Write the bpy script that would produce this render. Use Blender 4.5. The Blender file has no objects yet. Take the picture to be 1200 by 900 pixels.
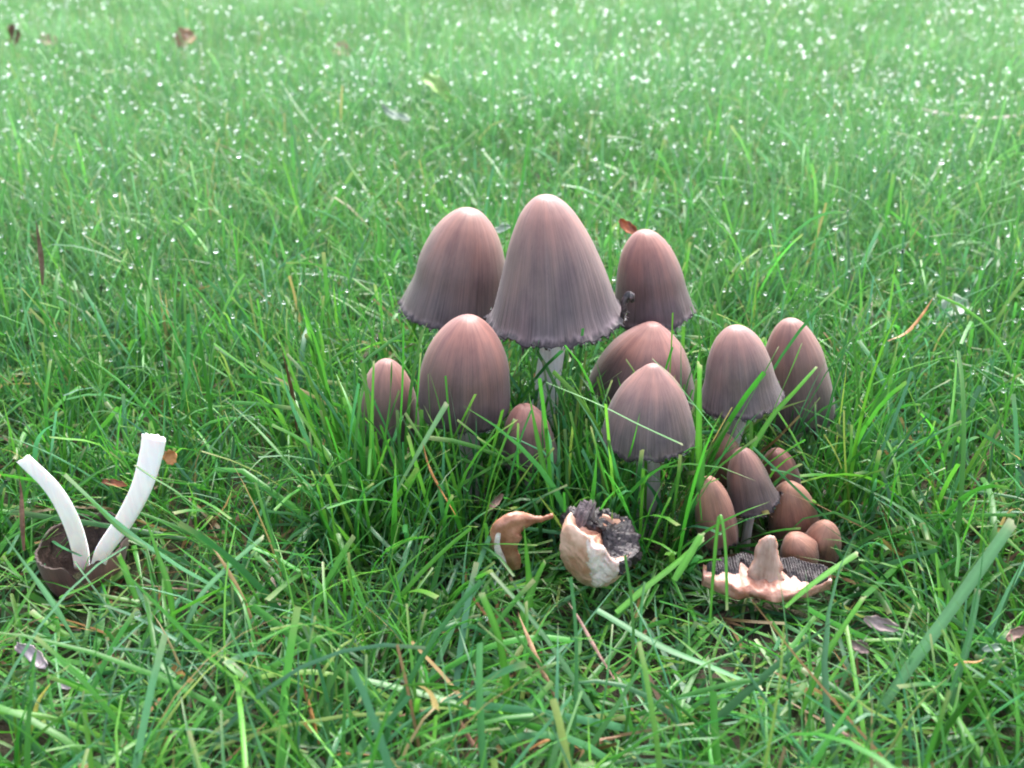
import bpy, math, random
import numpy as np
from mathutils import Vector, Matrix

# ------------------------------------------------------------------ camera, sky, sun, exposure
SC = bpy.context.scene
COL = SC.collection
PITCH = math.radians(27.0)
CAM_H = 0.25
FPX = 1178.0                       # focal length in photo pixels (1200 wide)
cd = bpy.data.cameras.new('camera')
cd.sensor_width = 36.0
cd.lens = 36.0 * FPX / 1200.0
cd.clip_start = 0.01
cd.clip_end = 500.0
cd.dof.use_dof = True
cd.dof.focus_distance = 0.40
cd.dof.aperture_fstop = 14.0
cam = bpy.data.objects.new('camera', cd)
cam.location = (0, 0, CAM_H)
cam.rotation_euler = (math.pi / 2 - PITCH, 0, 0)
COL.objects.link(cam)
SC.camera = cam

SUN_EL, SUN_AZ = math.radians(58), math.radians(18)   # azimuth measured from +Y towards +X
world = bpy.data.worlds.new('World')
SC.world = world
world.use_nodes = True
wn = world.node_tree.nodes
wl = world.node_tree.links
wn.clear()
sky = wn.new('ShaderNodeTexSky')
sky.sky_type = 'NISHITA'
sky.sun_disc = False
sky.sun_elevation = SUN_EL
sky.sun_rotation = SUN_AZ
sky.air_density = 1.0
sky.dust_density = 4.0
hsv = wn.new('ShaderNodeHueSaturation')       # an overcast sky has little colour left
hsv.inputs['Saturation'].default_value = 0.55
bg = wn.new('ShaderNodeBackground')
bg.inputs['Strength'].default_value = 0.15
wo = wn.new('ShaderNodeOutputWorld')
wl.new(sky.outputs['Color'], hsv.inputs['Color'])
wl.new(hsv.outputs['Color'], bg.inputs['Color'])
wl.new(bg.outputs['Background'], wo.inputs['Surface'])

sd = bpy.data.lights.new('sun', 'SUN')
sd.energy = 1.5
sd.angle = math.radians(34)
sd.color = (1.0, 0.98, 0.95)
sun = bpy.data.objects.new('sun', sd)
sdir = Vector((math.sin(SUN_AZ) * math.cos(SUN_EL), math.cos(SUN_AZ) * math.cos(SUN_EL), math.sin(SUN_EL)))
sun.rotation_euler = sdir.to_track_quat('Z', 'Y').to_euler()
sun.location = (0, 0, 5)
COL.objects.link(sun)

SC.view_settings.view_transform = 'Standard'
SC.view_settings.look = 'None'
SC.view_settings.gamma = 1.0
SC.view_settings.use_curve_mapping = False
SC.view_settings.exposure = 2.25
SC.render.engine = 'CYCLES'
SC.cycles.max_bounces = 7
SC.cycles.filter_width = 1.9
SC.cycles.transmission_bounces = 5
SC.cycles.diffuse_bounces = 3
SC.cycles.caustics_reflective = False
SC.cycles.caustics_refractive = False
SC.cycles.use_denoising = True

random.seed(7)
rng = np.random.default_rng(11)

# ------------------------------------------------------------------ helpers
CP, SP = math.cos(PITCH), math.sin(PITCH)

def ray(px, py):
    u, v = (px - 600) / FPX, (450 - py) / FPX
    return np.array([u, CP + v * SP, -SP + v * CP])

def at(px, py, Y):
    """where the line of sight through a photo pixel meets the upright plane at distance Y"""
    d = ray(px, py)
    t = Y / d[1]
    return np.array([d[0] * t, Y, CAM_H + d[2] * t])

def onz(px, py, z=0.0):
    d = ray(px, py)
    t = (z - CAM_H) / d[2]
    return np.array([d[0] * t, d[1] * t, z])

def mpp(p):
    """metres per photo pixel at a point"""
    return (p[1] * CP + (CAM_H - p[2]) * SP) / FPX

def cr_spline(pts, n):
    """Catmull-Rom through pts -> n points"""
    pts = np.asarray(pts, float)
    m = len(pts)
    ext = np.vstack([2 * pts[0] - pts[1], pts, 2 * pts[-1] - pts[-2]])
    out = []
    for t in np.linspace(0, m - 1, n):
        i = min(int(t), m - 2)
        f = t - i
        a, b, c, d = ext[i], ext[i + 1], ext[i + 2], ext[i + 3]
        out.append(0.5 * (2 * b + (c - a) * f + (2 * a - 5 * b + 4 * c - d) * f * f + (3 * b - a - 3 * c + d) * f ** 3))
    return np.array(out)

def wob(n, ks, amp, seed, closed=True):
    """smooth periodic noise over n samples"""
    r = np.random.default_rng(seed)
    t = np.linspace(0, 2 * np.pi, n, endpoint=not closed)
    o = np.zeros(n)
    for k in ks:
        o += np.sin(k * t + r.uniform(0, 6.28)) * r.uniform(.5, 1) / len(ks) ** .5
    return o * amp

def mesh_np(name, V, quads, tris=None, attrs=None, smooth=True):
    me = bpy.data.meshes.new(name)
    V = np.ascontiguousarray(V, dtype=np.float32)
    quads = np.asarray(quads, dtype=np.int32).reshape(-1, 4)
    tris = np.asarray(tris if tris is not None else [], dtype=np.int32).reshape(-1, 3)
    nl = quads.size + tris.size
    npoly = len(quads) + len(tris)
    me.vertices.add(len(V))
    me.vertices.foreach_set('co', V.ravel())
    me.loops.add(nl)
    me.loops.foreach_set('vertex_index', np.concatenate([quads.ravel(), tris.ravel()]))
    me.polygons.add(npoly)
    starts = np.concatenate([np.arange(len(quads)) * 4, quads.size + np.arange(len(tris)) * 3]).astype(np.int32)
    me.polygons.foreach_set('loop_start', starts)
    if smooth:
        me.polygons.foreach_set('use_smooth', np.ones(npoly, dtype=bool))
    for k, a in (attrs or {}).items():
        a = np.ascontiguousarray(a, dtype=np.float32)
        if a.ndim == 1:
            at_ = me.attributes.new(k, 'FLOAT', 'POINT')
            at_.data.foreach_set('value', a)
        elif a.shape[1] == 3:
            at_ = me.attributes.new(k, 'FLOAT_VECTOR', 'POINT')
            at_.data.foreach_set('vector', a.ravel())
        else:
            at_ = me.attributes.new(k, 'FLOAT_COLOR', 'POINT')
            at_.data.foreach_set('color', a.ravel())
    me.update(calc_edges=True)
    me.validate()
    return me

def link(name, me, mat, parent=None, label=None, cat=None, group=None, kind=None, M=None):
    o = bpy.data.objects.new(name, me)
    COL.objects.link(o)
    if mat is not None:
        for m in (mat if isinstance(mat, (list, tuple)) else [mat]):
            me.materials.append(m)
    if parent is not None:
        o.parent = parent
    if M is not None:
        o.matrix_local = M
    tag(o, label, cat, group, kind)
    return o

def tag(o, label=None, cat=None, group=None, kind=None):
    if label: o['label'] = label
    if cat: o['category'] = cat
    if group: o['group'] = group
    if kind: o['kind'] = kind
    return o

def empty(name, loc, label, cat, group=None):
    o = bpy.data.objects.new(name, None)
    COL.objects.link(o)
    o.location = tuple(loc)
    o.empty_display_size = 0.01
    return tag(o, label, cat, group)

def grid_quads(rows, cols, closed=True, off=0):
    i = np.arange(rows - 1)[:, None]
    j = np.arange(cols if closed else cols - 1)[None, :]
    j2 = (j + 1) % cols
    q = np.stack([i * cols + j, i * cols + j2, (i + 1) * cols + j2, (i + 1) * cols + j], -1)
    return q.reshape(-1, 4) + off

# ------------------------------------------------------------------ materials
class NT:
    def __init__(s, name):
        s.m = bpy.data.materials.new(name)
        s.m.use_nodes = True
        s.t = s.m.node_tree
        s.t.nodes.clear()
        s.out = s.n('ShaderNodeOutputMaterial')
    def n(s, typ, **kw):
        x = s.t.nodes.new(typ)
        for k, v in kw.items():
            if k.startswith('i_'):
                x.inputs[k[2:].replace('_', ' ')].default_value = v
            else:
                setattr(x, k, v)
        return x
    def l(s, a, b):
        s.t.links.new(a, b)
    def ramp(s, fac, stops, interp='LINEAR'):
        r = s.n('ShaderNodeValToRGB')
        r.color_ramp.interpolation = interp
        e = r.color_ramp.elements
        while len(e) < len(stops): e.new(0.5)
        for el, (p, c) in zip(e, stops):
            el.position = p
            el.color = (*c, 1)
        s.l(fac, r.inputs['Fac'])
        return r.outputs['Color']
    def mix(s, fac, a, b, mode='MIX'):
        x = s.n('ShaderNodeMix', data_type='RGBA', blend_type=mode)
        for v, k in ((fac, 0), (a, 6), (b, 7)):
            if hasattr(v, 'links'): s.l(v, x.inputs[k])
            elif k == 0: x.inputs[0].default_value = v
            else: x.inputs[k].default_value = (*v, 1)
        return x.outputs[2]
    def math(s, op, a, b=0.0):
        x = s.n('ShaderNodeMath', operation=op)
        for v, k in ((a, 0), (b, 1)):
            if hasattr(v, 'links'): s.l(v, x.inputs[k])
            else: x.inputs[k].default_value = v
        return x.outputs[0]
    def noise(s, vec, scale, detail=3, rough=.6):
        x = s.n('ShaderNodeTexNoise')
        x.inputs['Scale'].default_value = scale
        x.inputs['Detail'].default_value = detail
        x.inputs['Roughness'].default_value = rough
        if vec is not None: s.l(vec, x.inputs['Vector'])
        return x.outputs['Fac']
    def bump(s, h, strength, dist):
        b = s.n('ShaderNodeBump')
        b.inputs['Strength'].default_value = strength
        b.inputs['Distance'].default_value = dist
        s.l(h, b.inputs['Height'])
        return b.outputs['Normal']
    def principled(s, col, rough=.5, spec=.5, normal=None, sss=0.0, sssr=(.01, .004, .002), coat=0.0):
        p = s.n('ShaderNodeBsdfPrincipled')
        if hasattr(col, 'links'): s.l(col, p.inputs['Base Color'])
        else: p.inputs['Base Color'].default_value = (*col, 1)
        if hasattr(rough, 'links'): s.l(rough, p.inputs['Roughness'])
        else: p.inputs['Roughness'].default_value = rough
        p.inputs['Specular IOR Level'].default_value = spec
        if normal is not None: s.l(normal, p.inputs['Normal'])
        if sss:
            p.inputs['Subsurface Weight'].default_value = sss
            p.inputs['Subsurface Radius'].default_value = sssr
            p.inputs['Subsurface Scale'].default_value = 0.3
        if coat:
            p.inputs['Coat Weight'].default_value = coat
            p.inputs['Coat Roughness'].default_value = .25
        return p

def mat_leafy(name, attr='tint', trans=0.38, rough=.35, spec=.33):
    g = NT(name)
    a = g.n('ShaderNodeAttribute', attribute_name=attr)
    geo = g.n('ShaderNodeNewGeometry')
    fine = g.noise(geo.outputs['Position'], 900, 2)
    col = g.mix(g.math('MULTIPLY', fine, .35), a.outputs['Color'], (.02, .05, .01), 'MIX')
    p = g.principled(col, rough, spec)
    tr = g.n('ShaderNodeBsdfTranslucent')
    tcol = g.mix(.5, a.outputs['Color'], (.9, 1.25, .6), 'MULTIPLY')
    bright = g.mix(.55, a.outputs['Color'], tcol)
    g.l(bright, tr.inputs['Color'])
    ms = g.n('ShaderNodeMixShader')
    ms.inputs[0].default_value = trans
    g.l(p.outputs[0], ms.inputs[1])
    g.l(tr.outputs[0], ms.inputs[2])
    g.l(ms.outputs[0], g.out.inputs['Surface'])
    return g.m

M_GRASS = mat_leafy('grass_blade_green')

def mat_cap(name, top, mid, low, seed=0.0, dark=1.0):
    g = NT(name)
    a = g.n('ShaderNodeAttribute', attribute_name='capc')       # cos, sin of the angle and 0 apex .. 1 rim
    sep = g.n('ShaderNodeSeparateXYZ')
    g.l(a.outputs['Vector'], sep.inputs[0])
    v = sep.outputs['Z']
    def stretched(k, kv):
        mp = g.n('ShaderNodeMapping')
        mp.inputs['Scale'].default_value = (k, k, kv)
        mp.inputs['Location'].default_value = (seed, seed * 1.7, seed * .3)
        g.l(a.outputs['Vector'], mp.inputs['Vector'])
        return mp.outputs['Vector']
    fine = g.noise(stretched(26, 1.1), 1.0, 4, .7)
    broad = g.noise(stretched(5, 1.6), 1.0, 3, .55)
    flecks = g.noise(stretched(34, 26), 1.0, 2, .6)
    vv = g.math('ADD', v, g.math('MULTIPLY', g.math('SUBTRACT', broad, .5), .35))
    base = g.ramp(vv, [(0.0, top), (.16, top), (.48, mid), (.82, low), (1.0, low)])
    # silky fibres: paler and darker radial streaks, stronger towards the rim
    amt = g.math('MULTIPLY', g.math('MINIMUM', g.math('ADD', v, .12), 1.0), .95)
    streak = g.ramp(fine, [(.28, (.42, .39, .41)), (.5, (.94, .94, .94)), (.72, (1.35, 1.32, 1.34))])
    c1 = g.mix(amt, base, g.mix(1.0, base, streak, 'MULTIPLY'))
    blot = g.noise(stretched(2.2, 2.4), 1.0, 4, .6)
    c1 = g.mix(1.0, c1, g.ramp(blot, [(.32, (.72, .70, .76)), (.5, (1, 1, 1)), (.68, (1.22, 1.15, 1.10))]), 'MULTIPLY')
    fl = g.ramp(flecks, [(.62, (0, 0, 0)), (.74, (1, 1, 1))])
    c2 = g.mix(g.math('MULTIPLY', fl, .34), c1, (.06, .036, .034))
    # inky margin
    rimn = g.noise(stretched(12, 9), 1.0, 2, .6)
    rv = g.math('ADD', v, g.math('MULTIPLY', g.math('SUBTRACT', rimn, .5), .09))
    pale = g.ramp(rv, [(.925, (0, 0, 0)), (.965, (1, 1, 1))])
    patchy = g.ramp(g.noise(stretched(3.5, 2), 1.0, 3, .6), [(.42, (0, 0, 0)), (.6, (.55, .55, .55))])
    c3 = g.mix(g.math('MULTIPLY', pale, patchy), c2, (.22, .165, .18))
    ink = g.ramp(rv, [(.955, (0, 0, 0)), (.985, (1, 1, 1))])
    c4 = g.mix(ink, c3, (.02, .013, .016))
    h = g.math('ADD', g.math('MULTIPLY', fine, amt), g.math('MULTIPLY', broad, .8))
    nm = g.bump(h, .32, .0012)
    rough = g.math('ADD', .36, g.math('MULTIPLY', fine, .22))
    p = g.principled(c4, rough, .34, nm)
    p.inputs['Sheen Weight'].default_value = .12
    p.inputs['Sheen Roughness'].default_value = .4
    g.l(p.outputs[0], g.out.inputs['Surface'])
    return g.m

M_CAP = [
    mat_cap('cap_skin_mauve_brown', (.215, .110, .092), (.138, .086, .080), (.096, .069, .072), 0.0),
    mat_cap('cap_skin_mauve_brown_b', (.225, .120, .106), (.150, .099, .096), (.108, .080, .086), 7.3),
    mat_cap('cap_skin_mauve_brown_c', (.212, .096, .080), (.128, .072, .068), (.088, .059, .064), 15.1),
]
M_CAP_TAN = mat_cap('cap_skin_tan', (.33, .165, .120), (.25, .120, .090), (.165, .085, .065), 23.0)

def mat_flesh(name, c1, c2, scale=220, rough=.5, sss=.3, spec=.4, bump=.4, stops=(.35, .65)):
    g = NT(name)
    tc = g.n('ShaderNodeTexCoord')
    n = g.noise(tc.outputs['Object'], scale, 4, .65)
    col = g.ramp(n, [(stops[0], c1), (stops[1], c2)])
    nm = g.bump(n, bump, .0015)
    p = g.principled(col, rough, spec, nm, sss=sss)
    g.l(p.outputs[0], g.out.inputs['Surface'])
    return g.m

def mat_fibre(name, c1, c2, k=900, rough=.5, sss=.25, stretch=.05):
    g = NT(name)
    tc = g.n('ShaderNodeTexCoord')
    mp = g.n('ShaderNodeMapping')
    mp.inputs['Scale'].default_value = (1, 1, stretch)
    g.l(tc.outputs['Object'], mp.inputs['Vector'])
    n = g.noise(mp.outputs['Vector'], k, 4, .6)
    n2 = g.noise(tc.outputs['Object'], 90, 3, .6)
    col = g.ramp(g.math('ADD', g.math('MULTIPLY', n, .6), g.math('MULTIPLY', n2, .4)), [(.35, c1), (.62, c2)])
    nm = g.bump(n, .35, .0008)
    p = g.principled(col, rough, .35, nm, sss=sss)
    g.l(p.outputs[0], g.out.inputs['Surface'])
    return g.m

M_STEM = mat_fibre('stem_off_white', (.55, .51, .49), (.80, .77, .76))
M_STEM_GREY = mat_fibre('stem_greyish', (.22, .19, .175), (.40, .36, .345))
M_STEM_WHITE = mat_fibre('stem_cut_white', (.82, .80, .83), (.92, .91, .92), 700)
M_GILL = mat_flesh('gill_ink', (.006, .004, .006), (.040, .026, .030), 500, .38, 0, .5, .6)
M_GILLBROWN = mat_flesh('gill_brown', (.018, .011, .009), (.055, .034, .028), 350, .6, 0, .3, .6)
M_FRINGE = mat_flesh('rim_fringe', (.008, .006, .008), (.16, .11, .12), 420, .3, 0, .6, .6, (.45, .75))
M_PEACH = mat_flesh('flesh_peach', (.36, .17, .105), (.62, .39, .30), 70, .36, 0, .5, .25, (.36, .64))
M_WHITEFLESH = mat_flesh('flesh_white', (.46, .33, .28), (.74, .64, .60), 240, .5, .3, .4, .5)
M_PINK = mat_flesh('flesh_torn_pink', (.26, .10, .065), (.46, .25, .19), 130, .4, .25, .5, .8, (.38, .62))
M_ORANGE = mat_flesh('flesh_orange_brown', (.22, .085, .045), (.40, .19, .12), 180, .35, .2, .6, .4)
M_STUB = mat_fibre('stem_stub_tan', (.27, .155, .12), (.50, .345, .29), 420, .55)

def mat_leaf(name, c1, c2, scale=200):
    return mat_flesh(name, c1, c2, scale, .5, 0, .4, .5)
M_STRAW = mat_leaf('straw_tan', (.17, .085, .045), (.36, .22, .12), 260)
M_STRAWDARK = mat_leaf('straw_brown', (.08, .035, .02), (.17, .085, .05), 260)
M_STRAWORANGE = mat_leaf('straw_orange', (.20, .08, .02), (.36, .18, .06), 260)
M_STRAWPINK = mat_leaf('straw_pinkish', (.16, .085, .065), (.30, .19, .15), 260)
M_LEAFRED = mat_leaf('leaf_russet', (.10, .03, .015), (.42, .13, .05), 180)
M_LEAFPINK = mat_leaf('leaf_pink', (.26, .10, .08), (.40, .20, .16), 120)
M_LEAFPALE = mat_leaf('leaf_pale', (.16, .23, .15), (.32, .38, .30), 120)
M_LEAFLIME = mat_leaf('leaf_lime', (.13, .26, .05), (.20, .33, .09), 120)
M_LEAFMAUVE = mat_leaf('leaf_mauve', (.24, .18, .18), (.44, .37, .39), 150)
M_LEAFTAN = mat_leaf('leaf_tan', (.18, .09, .05), (.30, .17, .10), 120)

gw = NT('water_drop')
gl = gw.n('ShaderNodeBsdfGlass')
gl.inputs['IOR'].default_value = 1.33
gl.inputs['Roughness'].default_value = 0.0
gw.l(gl.outputs[0], gw.out.inputs['Surface'])
M_WATER = gw.m

gs = NT('soil_and_thatch')
geo = gs.n('ShaderNodeNewGeometry')
n1 = gs.noise(geo.outputs['Position'], 60, 5, .7)
n2 = gs.noise(geo.outputs['Position'], 9, 3, .6)
c1 = gs.ramp(n1, [(.3, (.012, .009, .006)), (.55, (.035, .026, .015)), (.75, (.075, .05, .03))])
c2 = gs.mix(gs.ramp(n2, [(.45, (0, 0, 0)), (.62, (.6, .6, .6))]), c1, (.03, .06, .015))
# far beyond the blades the lawn is only its colour
sepp = gs.n('ShaderNodeSeparateXYZ')
gs.l(geo.outputs['Position'], sepp.inputs[0])
ln = gs.n('ShaderNodeVectorMath', operation='LENGTH')
gs.l(geo.outputs['Position'], ln.inputs[0])
far = gs.ramp(gs.math('DIVIDE', ln.outputs['Value'], 10.0), [(.42, (0, 0, 0)), (.60, (1, 1, 1))])
c3 = gs.mix(far, c2, gs.ramp(n1, [(.3, (.045, .10, .025)), (.7, (.10, .20, .05))]))
p = gs.principled(c3, .8, .3, gs.bump(n1, .8, .006))
gs.l(p.outputs[0], gs.out.inputs['Surface'])
M_SOIL = gs.m

# ------------------------------------------------------------------ ground
def relief(x, y):
    return (.006 * np.sin(x * 7 + 1.3) * np.cos(y * 5.1) + .004 * np.sin(x * 17 + y * 13)) * np.clip((np.hypot(x, y - .36) - .1) * 2.5, 0, 1)

def make_ground():
    e = np.concatenate([-np.geomspace(120, 3, 14), np.linspace(-2.8, 2.8, 113), np.geomspace(3, 120, 14)])
    f = np.concatenate([-np.geomspace(120, 3, 14), np.linspace(-2.8, 5.5, 167), np.geomspace(6, 120, 14)])
    X, Y = np.meshgrid(e, f)
    Z = np.where(np.hypot(X, Y) < 8, relief(X, Y), 0.0) - .001
    V = np.stack([X, Y, Z], -1).reshape(-1, 3)
    me = mesh_np('ground', V, grid_quads(len(f), len(e), closed=False))
    link('ground', me, M_SOIL, kind='structure', label='dark damp soil and thatch under the lawn')
make_ground()

# ------------------------------------------------------------------ mushrooms
PROFILES = {
    'bell': [(0, 0), (.012, .115), (.04, .205), (.09, .305), (.17, .415), (.33, .565), (.5, .68), (.7, .80), (.88, .905), (.96, .97), (1, 1.04)],
    'cone': [(0, 0), (.012, .135), (.04, .245), (.09, .36), (.17, .49), (.30, .63), (.5, .765), (.7, .84), (.88, .94), (.96, .985), (1, 1.03)],
    'egg':  [(0, 0), (.012, .15), (.04, .28), (.10, .445), (.20, .63), (.34, .80), (.5, .915), (.65, .965), (.8, 1.0), (.92, .975), (1, .91)],
    'wide': [(0, 0), (.012, .10), (.04, .175), (.09, .27), (.17, .41), (.32, .62), (.5, .78), (.7, .90), (.88, .975), (.96, 1.0), (1, 1.03)],
    'ovoid': [(0, 0), (.012, .15), (.04, .28), (.10, .435), (.20, .60), (.34, .765), (.5, .855), (.68, .945), (.86, 1.0), (.95, .995), (1, .98)],
}
COLLIDE = []      # (inverse matrix, H, R, profile array): grass keeps out of these

def frame_from_axis(origin, axis):
    z = Vector(axis).normalized()
    x = Vector((1, 0, 0))
    x = (x - z * x.dot(z)).normalized()
    y = z.cross(x)
    M = Matrix((x, y, z)).transposed().to_4x4()
    M.translation = Vector(origin)
    return M

def build_cap(H, R, prof, seed, rag=.02, pleat=.02, cols=120, rows=54, dent=.02):
    pr = cr_spline(PROFILES[prof], rows)
    th = np.linspace(0, 2 * np.pi, cols, endpoint=False)
    v = pr[:, 0][:, None]
    r = pr[:, 1][:, None]
    lob = wob(cols, [2, 3], .022, seed)[None, :]
    pl = wob(cols, [5, 7, 9, 12], pleat, seed + 1)[None, :]
    fine = wob(cols, [17, 23, 29, 37], .012, seed + 2)[None, :]
    rr = R * r * (1 + lob * np.minimum(1, v * 2) + pl * v ** 3 + fine * np.clip((v - .9) * 10, 0, 1))
    ragg = (wob(cols, [4, 7, 11, 19, 31, 43], rag, seed + 3))[None, :]
    zz = H * (1 - v) + H * ragg * np.clip((v - .86) / .14, 0, 1) ** 2
    # uneven growth: dents and a lean that differ from cap to cap
    r_ = np.random.default_rng(seed + 9)
    for _ in range(7):
        a0, v0, sa, sv = r_.uniform(0, 6.28), r_.uniform(.15, .95), r_.uniform(.3, .8), r_.uniform(.12, .3)
        da = np.angle(np.exp(1j * (th[None, :] - a0)))
        rr = rr * (1 + dent * r_.uniform(-1.3, .9) * np.exp(-(da / sa) ** 2 - ((v - v0) / sv) ** 2))
    bendx = .09 * R * np.sin(seed * 1.3)
    X = rr * np.cos(th) + bendx * (zz / H) ** 2
    Y = rr * np.sin(th)
    Vo = np.stack([X, Y, zz + 0 * X], -1)
    C = np.stack([np.cos(th)[None] + 0 * v, np.sin(th)[None] + 0 * v, v + 0 * th[None]], -1)
    # inner skin
    ir = 14
    t = np.linspace(0, 1, ir)[:, None]
    last = Vo[-1]
    thick = (.03 + 1.3 * dent) * R
    pin = np.interp(1 - t[:, 0] * .7, pr[:, 0], pr[:, 1])[:, None]
    ri = np.maximum(R * pin * (1 + lob + pl) - thick, .1 * R)
    zi = H * .7 * t + (last[:, 2])[None] * (1 - t) ** 3 + .004 * R
    Vi = np.stack([ri * np.cos(th) + bendx * (zi / H) ** 2, ri * np.sin(th), zi + 0 * ri], -1)
    Ci = np.stack([np.cos(th)[None] + 0 * t, np.sin(th)[None] + 0 * t, 1.0 + 0 * t + 0 * th[None]], -1)
    V = np.concatenate([Vo.reshape(-1, 3), Vi.reshape(-1, 3)])
    Cc = np.concatenate([C.reshape(-1, 3), Ci.reshape(-1, 3)])
    Q = grid_quads(rows + ir, cols)
    return V, Q, Cc, Vo, pr

def gill_mesh(H, R, pr, n=72, top=.55, inset=.14):
    cols = n * 2
    th = np.linspace(0, 2 * np.pi, cols, endpoint=False)
    rows = 10
    t = np.linspace(0, 1, rows)[:, None]
    base = np.interp(1 - t[:, 0] * top, pr[:, 0], pr[:, 1])[:, None] * R
    deep = np.where(np.arange(cols) % 2 == 0, inset, inset + .2)[None, :]
    r = np.maximum(base * (1 - deep), .16 * R)
    z = H * (top * t + .035)
    V = np.stack([r * np.cos(th), r * np.sin(th), z + 0 * r], -1)
    return V.reshape(-1, 3), grid_quads(rows, cols)

def fringe_mesh(Vo, R, seed, size=.035, n_keep=.8):
    """ragged inky flakes hanging from the margin"""
    r = np.random.default_rng(seed)
    rim = Vo[-1]
    cols = len(rim)
    c = rim.mean(0)
    out = rim - c
    out[:, 2] = 0
    out /= np.linalg.norm(out, axis=1)[:, None]
    V, T = [], []
    for j in range(cols):
        if r.random() > n_keep * (.55 + .6 * math.sin(j * .21 + seed) ** 2): continue
        k = (j + 1) % cols
        a, b = rim[j] * 1.0, rim[k] * 1.0
        m = (a + b) / 2
        ln = R * size * r.uniform(.4, 1.3) * (1.0 if r.random() < .85 else 2.2)
        o = out[j]
        tip = m + o * ln * r.uniform(-.1, .9) + np.array([0, 0, -1]) * ln * r.uniform(.1, .9)
        tip2 = tip + (b - a) * r.uniform(-.3, .6)
        i = len(V)
        inn = -o * R * .03
        V += [a, b, tip2, tip, a + inn, b + inn]
        T += [(i, i + 1, i + 2, i + 3), (i + 5, i + 4, i + 3, i + 2)]
    return np.array(V), np.array(T)

def tube(path, radii, sides=18, flat=1.0, seed=0, lump=.04, cap_ends=True):
    path = np.asarray(path)
    n = len(path)
    tan = np.gradient(path, axis=0)
    tan /= np.linalg.norm(tan, axis=1)[:, None]
    side = np.cross(tan, np.array([0, 1.0, 0.05]))
    side /= np.linalg.norm(side, axis=1)[:, None]
    up = np.cross(side, tan)
    th = np.linspace(0, 2 * np.pi, sides, endpoint=False)
    r = np.random.default_rng(seed)
    ph = r.uniform(0, 6.28, 4)
    lum = 1 + lump * np.sin(3 * th[None] + ph[0] + np.linspace(0, 3, n)[:, None]) + lump * .7 * np.sin(7 * th[None] + ph[1] + np.linspace(0, 5, n)[:, None])
    rad = np.asarray(radii)[:, None] * lum
    V = path[:, None, :] + side[:, None, :] * (rad * np.cos(th))[..., None] + up[:, None, :] * (rad * flat * np.sin(th))[..., None]
    V = V.reshape(-1, 3)
    Q = grid_quads(n, sides)
    T = []
    if cap_ends:
        V = np.vstack([V, path[0], path[-1]])
        i0, i1 = len(V) - 2, len(V) - 1
        for j in range(sides):
            T += [(i0, (j + 1) % sides, j), (i1, (n - 1) * sides + j, (n - 1) * sides + (j + 1) % sides)]
    return V, Q, np.array(T).reshape(-1, 3)

RIMS = []     # rim points in world space, for the water beads

def mushroom(label, apex, rim, rpx, Y, prof='bell', mat=None, stem=True, seed=1, lean=0.0, base=None,
             stem_r=None, rag=.02, pleat=.02, fringe=.035, beads=14, dent=.028, cat='mushroom', name='inkcap_mushroom', group='inkcap mushrooms in the clump'):
    A = at(*apex, Y)
    C = at(*rim, Y - lean)
    axis = A - C
    H = float(np.linalg.norm(axis))
    R = rpx * mpp(C)
    bx = base if base is not None else (rim[0], rim[1] + 60)
    B = np.array([at(*rim, Y)[0] + (bx[0] - rim[0]) * mpp(C), Y, 0.0])
    B[2] = 0.0
    root = empty(name, B, label, cat, group)
    M = frame_from_axis(C - B, axis)
    V, Q, Cc, Vo, pr = build_cap(H, R, prof, seed, rag, pleat, dent=dent)
    link('cap', mesh_np('cap', V, Q, attrs={'capc': Cc}), mat or M_CAP[seed % 3], root, M=M)
    gv, gq = gill_mesh(H, R, pr, inset=.17 + 2.4 * dent)
    link('gills', mesh_np('gills', gv, gq, smooth=False), M_GILLBROWN, root, M=M)
    if fringe:
        fv, fq = fringe_mesh(Vo, R, seed + 50, fringe)
        link('rim_fringe', mesh_np('rim_fringe', fv, fq, smooth=False), M_FRINGE, root, M=M)
    if stem:
        sr = (stem_r or .17 * rpx) * mpp(C)
        top = C - B + axis * .55
        mid = (C - B) * .55 + axis * .05
        P = cr_spline([np.array([0, 0, -.006]), np.array([0, 0, .003]) + mid * .25, mid, C - B, top], 22)
        rad = sr * np.linspace(1.15, .92, 22)
        sv, sq, stt = tube(P, rad, 20, 1.0, seed)
        link('stem', mesh_np('stem', sv, sq, stt), M_STEM if rpx > 70 else M_STEM_GREY, root)
    Mw = Matrix.Translation(Vector(B)) @ M
    COLLIDE.append((np.array(Mw.inverted()), H, R, pr))
    # stem as a thin collider
    COLLIDE.append((np.array(Matrix.Translation(Vector(B)).inverted()), float(C[2]) + .01, .22 * R, np.array([[0, 1], [1, 1.0]])))
    if beads:
        w = np.array(Mw)
        RIMS.append(((w[:3, :3] @ Vo[-2].T).T + w[:3, 3], beads, R))
    return root

tall = mushroom('tallest mushroom, large conical mauve-brown cap on a bare white stem', (645, 228), (652, 372), 79, .405, 'bell', M_CAP[1], seed=4, base=(634, 540), stem_r=15, rag=.026, pleat=.022, fringe=.055, beads=30)
tb = np.array(tall.location)
cp = cr_spline([at(x, y, .398) - tb for x, y in ((722, 384), (730, 368), (733, 352), (738, 346), (741, 354))], 20)
v, q, t = tube(cp, np.interp(np.linspace(0, 1, 20), [0, .4, .8, 1], [2.4, 3.4, 4.2, 2.0]) * mpp(tb + cp[0]), 10, .6, 5, .3)
v = v + np.random.default_rng(2).normal(0, .0002, v.shape)
link('ink_curl', mesh_np('ink_curl', v, q, t), M_FRINGE, tall)
mushroom('large brown bell cap behind and left of the tallest mushroom', (550, 244), (534, 364), 64, .452, 'cone', M_CAP[0], seed=12, base=(548, 540), rag=.02, fringe=.09, beads=34)
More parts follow.
